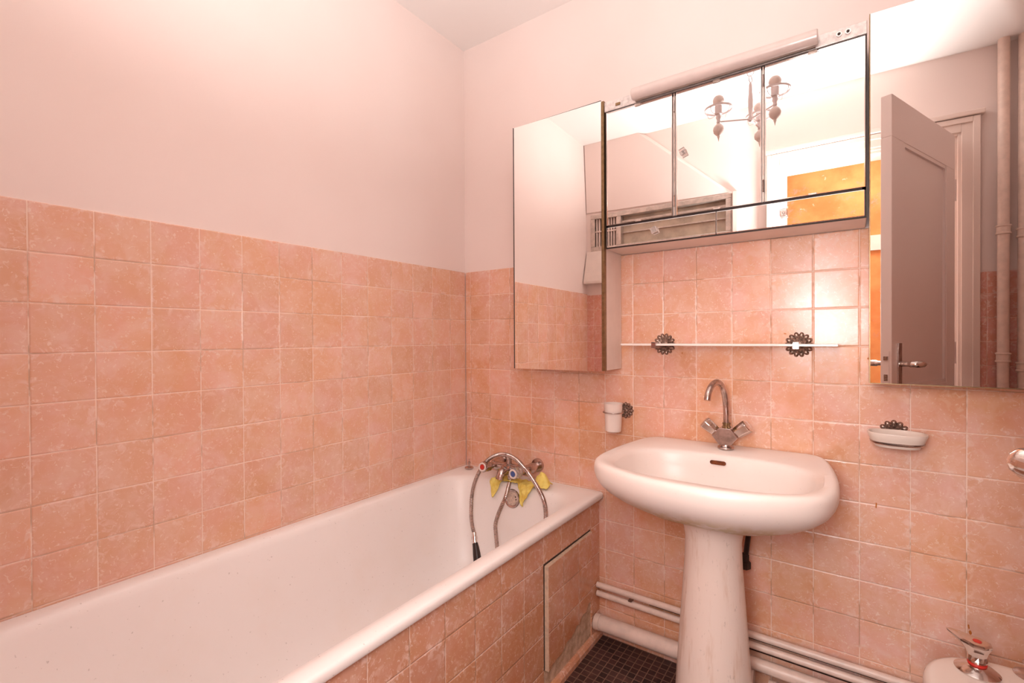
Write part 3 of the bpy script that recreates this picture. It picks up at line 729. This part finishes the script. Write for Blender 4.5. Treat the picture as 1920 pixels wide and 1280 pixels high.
obj('recess_frame', frame_panel(MB(), cx0+.001, cx1-.001, 1.4305, 1.893, -.1445, -.138, .009).box(cx0+.002, cx1-.002, -.1445, -.138, 1.5005, 1.5085), M_dark, CM, smooth=False)
obj('light_strip', MB().box(cx0, cx1, -.151, -.138, 1.893, 1.9265), M_strip, CM, bevel=.0015, smooth=False)
for i, (a, b) in enumerate(((.7665, .9865), (.9990, 1.2345), (1.2445, 1.4695))):
    z0, z1 = 1.5075, 1.8880
    d = obj('mirror_door', MB().box(a+.002, b-.002, -.1500, -.1455, z0+.002, z1-.002), M_mirror, CM, smooth=False)
    obj('door_frame', frame_panel(MB(), a, b, z0, z1, -.1512, -.1450, .0022), M_chrome2, d, smooth=False)
    cxm = (a+b)/2
    clp = MB().box(cxm-.010, cxm+.010, -.1535, -.150, z1-.0065, z1+.002); obj('mirror_clip', clp, M_alu, d, bevel=.001)
    clp = MB().box(cxm-.010, cxm+.010, -.1535, -.150, z0-.001, z0+.004); obj('mirror_clip', clp, M_alu, d, bevel=.001)
for x in (.9925, 1.2395):
    hb_ = MB().box(x-.0016, x+.0016, -.1490, -.1440, 1.5085, 1.8875); obj('hinge_strip', hb_, M_alu, CM, smooth=False)
    for z in (1.535, 1.83): obj('hinge', MB().tube([(x, -.151, z), (x, -.151, z+.035)], .0025, 8), M_chrome, CM)
for a, b in ((.7665, 1.1140), (1.1155, 1.4690)):
    obj('mirror_flap', MB().box(a, b, -.1505, -.1455, 1.4335, 1.5005), M_mirror, CM, bevel=.0015, smooth=False)
for i, (x, z) in enumerate(((1.021, 1.697), (.931, 1.469), (1.290, 1.468))):
    kb = MB().box(x-.009, x+.009, -.166, -.156, z-.010, z+.010); kb.lathe([(.004, 0), (.004, .007)], (x, -.150, z), (0, -1, 0), 10)
    if i < 2:
        c_, s_ = math.cos(.35), math.sin(.35); kb.v = [(x+(vx-x)*c_-(vz-z)*s_, vy, z+(vx-x)*s_+(vz-z)*c_) for vx, vy, vz in kb.v]
    obj('knob', kb, M_acryl, CM, bevel=.0015, smooth=False)
for x in (1.415, 1.434):
    so_ = obj('socket', MB().lathe([(.0065, 0), (.0065, .003), (.004, .003), (.0035, .001)], (x, -.151, 1.911), (0, -1, 0), 16), M_chrome, CM)
    obj('socket_hole', MB().lathe([(.003, .001), (.003, .0036), (.001, .0037)], (x, -.151, 1.911), (0, -1, 0), 10), M_dark, so_)
obj('switch', MB().box(.800, .817, -.154, -.151, 1.903, 1.912), M_brass, CM, bevel=.001)
TL = thing('tube_lamp', 'long pale tubular lamp mounted along the top of the wide mirror cabinet', 'lamp', (1.118, -.172, 1.89))
obj('diffuser', MB().lathe([(.004, -.001), (.0165, 0), (.0185, .002), (.0185, .502), (.0165, .504), (.004, .505)], (.866, -.1715, 1.9125), (1, 0, 0), 28), M_tube, TL)
obj('base', MB().box(.872, 1.364, -.162, -.1515, 1.8935, 1.905), M_alu, TL, smooth=False)

# ------------------------------------------------------------------ chandelier (seen in the mirrors)
CHX, CHY, CHZ = 1.11, -.80, 2.018
CH = thing('chandelier', 'three armed chandelier with globe bulbs hanging from the ceiling, seen in the mirrors', 'chandelier', (CHX, CHY, CHZ-.02))
obj('stem', MB().lathe([(.003, -.012), (.009, -.006), (.009, .008), (.006, .014), (.009, .05), (.010, .075), (.007, .11), (.006, .14), (.003, .15)], (CHX, CHY, CHZ), n=16), M_chand, CH)
ch = MB(); ch.ring((CHX, CHY, CHZ+.163), (1, .3, 0), .014, .0018, 24, 6)
z = CHZ+.176; k = 0
while z < H-.04:
    ch.ring((CHX, CHY, z+.012), (1, 0, 0) if k % 2 else (0, 1, 0), .012, .0016, 20, 6, 1); z += .021; k += 1
ch.lathe([(.002, -.045), (.03, -.03), (.04, -.002), (.002, -.001)], (CHX, CHY, H), n=24)
obj('chain', ch, M_chand, CH)
for k in range(3):
    a = math.radians(-22+120*k if k else -22)
    a = [math.radians(v) for v in (202, 322, 82)][k]
    # arm directions in the horizontal plane
    dx, dy = math.cos(a), math.sin(a); L = .122
    px, py = CHX+dx*L, CHY-dy*L
    ar = obj('arm', MB().tube([(CHX, CHY, CHZ), (px, py, CHZ+.002)], .0035, 10), M_chand, CH)
    obj('candle_holder', MB().lathe([(.004, -.006), (.008, 0), (.006, .010), (.010, .020), (.008, .03), (.014, .034), (.0145, .066), (.012, .068)], (px, py, CHZ), n=18), M_chand, ar)
    g = MB(); n_ = 40; rg = [[], [], [], []]
    for i in range(n_):
        t = 2*PI*i/n_
        for q, (rr_, zz) in enumerate(((.051, .050), (.054, .050), (.054, .058), (.051, .058))): rg[q].append((px+rr_*math.cos(t), py+rr_*math.sin(t), CHZ+zz))
    g.loft(rg+[rg[0]])
    for q in range(4):
        t = 2*PI*q/4+.4; c_, s_ = math.cos(t), math.sin(t)
        g.tube(catmull([(px+.052*c_, py+.052*s_, CHZ+.050), (px+.046*c_, py+.046*s_, CHZ+.034), (px+.03*c_, py+.03*s_, CHZ+.030), (px+.012*c_, py+.012*s_, CHZ+.034)], 5), .0012, 6)
    obj('gallery_ring', g, M_chand, ar)
    gl = [(.0225*math.sin(PI*i/10), CHZ+.090-.0225*math.cos(PI*i/10)) for i in range(11)]
    obj('bulb', MB().lathe([(.010, CHZ+.060), (.011, CHZ+.070)]+gl[2:], (px, py, 0), n=20), M_opal, ar)
    obj('drop_finial', MB().lathe([(.005, -.004), (.010, -.008), (.019, -.018), (.0215, -.030), (.019, -.042), (.010, -.052), (.005, -.056), (.0055, -.060), (.003, -.066), (.001, -.078)], (px, py, CHZ), n=18), M_opal, ar)

# ------------------------------------------------------------------ bidet
BD = thing('bidet', 'white ceramic bidet in the lower right corner below the soap dish', 'bidet', (1.75, -.42, 0))
BZ = .395; bx = 1.752
def bid(ins, z, sc=1., n=64):
    r = []
    for i in range(n):
        a = 2*PI*i/n; s_, c_ = math.sin(a), math.cos(a)          # a=0 is the back
        hx = .186; hy = .155 if c_ > 0 else .275; cy = -.345+.035
        e = 3.2 if c_ > 0 else 2.3
        k = (abs(s_/hx)**e+abs(c_/hy)**e)**(-1/e); x = s_*k; y = c_*k
        if c_ > 0: x *= 1-.20*(y/hy)**2
        l = math.hypot(x, y); q = (l-ins)/l*sc; r.append((bx+x*q, cy+y*q, z))
    return r
def bbowl(s_, z, n=64):
    return [(bx+.128*s_*math.sin(2*PI*i/n), -.405+(.11 if math.cos(2*PI*i/n) > 0 else .165)*s_*math.cos(2*PI*i/n), z) for i in range(n)]
obj('body', MB().loft([bid(.0, 0, .60), bid(0, .10, .58), bid(0, .22, .72), bid(0, .32, .93), bid(0, .365, 1), bid(.001, .382), bid(.005, .391), bid(.013, BZ), bid(.03, BZ+.001), bbowl(1.04, BZ-.002), bbowl(1, BZ-.010), bbowl(.93, BZ-.06), bbowl(.75, BZ-.13), bbowl(.3, BZ-.155)], True, True), M_bidet, BD)
for i, (x, y) in enumerate(((1.664, -.225), (1.850, -.225))):
    kn = obj('tap_escutcheon', MB().lathe([(.002, 0), (.037, 0), (.038, .003), (.030, .009), (.018, .014), (.015, .016), (.002, .016)], (x, y, BZ), n=36), M_chrome2, BD)
    obj('colour_ring', MB().lathe([(.0155, .016), (.0165, .017), (.0165, .0195), (.0155, .0205)], (x, y, BZ), n=30), M_red if i == 0 else M_blue, kn)
    # faceted knob, pulled out to a pointed lever on one side
    kr = []
    for (r, h, pt) in ((.0145, .020, 0), (.017, .027, .0), (.014, .036, .002), (.017, .048, .010), (.022, .060, .028), (.0225, .064, .030), (.018, .066, .020)):
        rg_ = []
        for j in range(16):
            a = 2*PI*j/16; f = 1+.10*(j % 2)*(1 if h > .03 else 0)
            lx = r*f*math.cos(a); ly = r*f*math.sin(a)
            s2 = max(0, math.cos(a-2.6))**3; lx += pt*s2*math.cos(2.6); ly += pt*s2*math.sin(2.6)
            rg_.append((x+lx, y+ly, BZ+h+s2*pt*.12))
        kr.append(rg_)
    obj('tap_knob', MB().loft(kr, True, True), M_chrome2 if i == 0 else M_acryl, kn, smooth=False)
    obj('knob_cap', MB().lathe([(.0075, .0655), (.0075, .0672), (.001, .0675)], (x, y, BZ), n=16), M_red if i == 0 else M_blue, kn)
pu = obj('waste_escutcheon', MB().lathe([(.002, 0), (.029, 0), (.030, .002), (.022, .006), (.012, .008), (.002, .008)], (1.757, -.182, BZ), n=32), M_chrome, BD)
obj('waste_knob', MB().lathe([(.0075, .008), (.0075, .021), (.009, .022), (.0155, .026), (.0155, .029), (.010, .031), (.001, .0315)], (1.757, -.182, BZ), n=24), M_chrome, pu)
obj('rust_stain', MB().lathe([(.0095, .008), (.011, .0085), (.008, .0095)], (1.757, -.182, BZ), n=20), M_rust, pu)
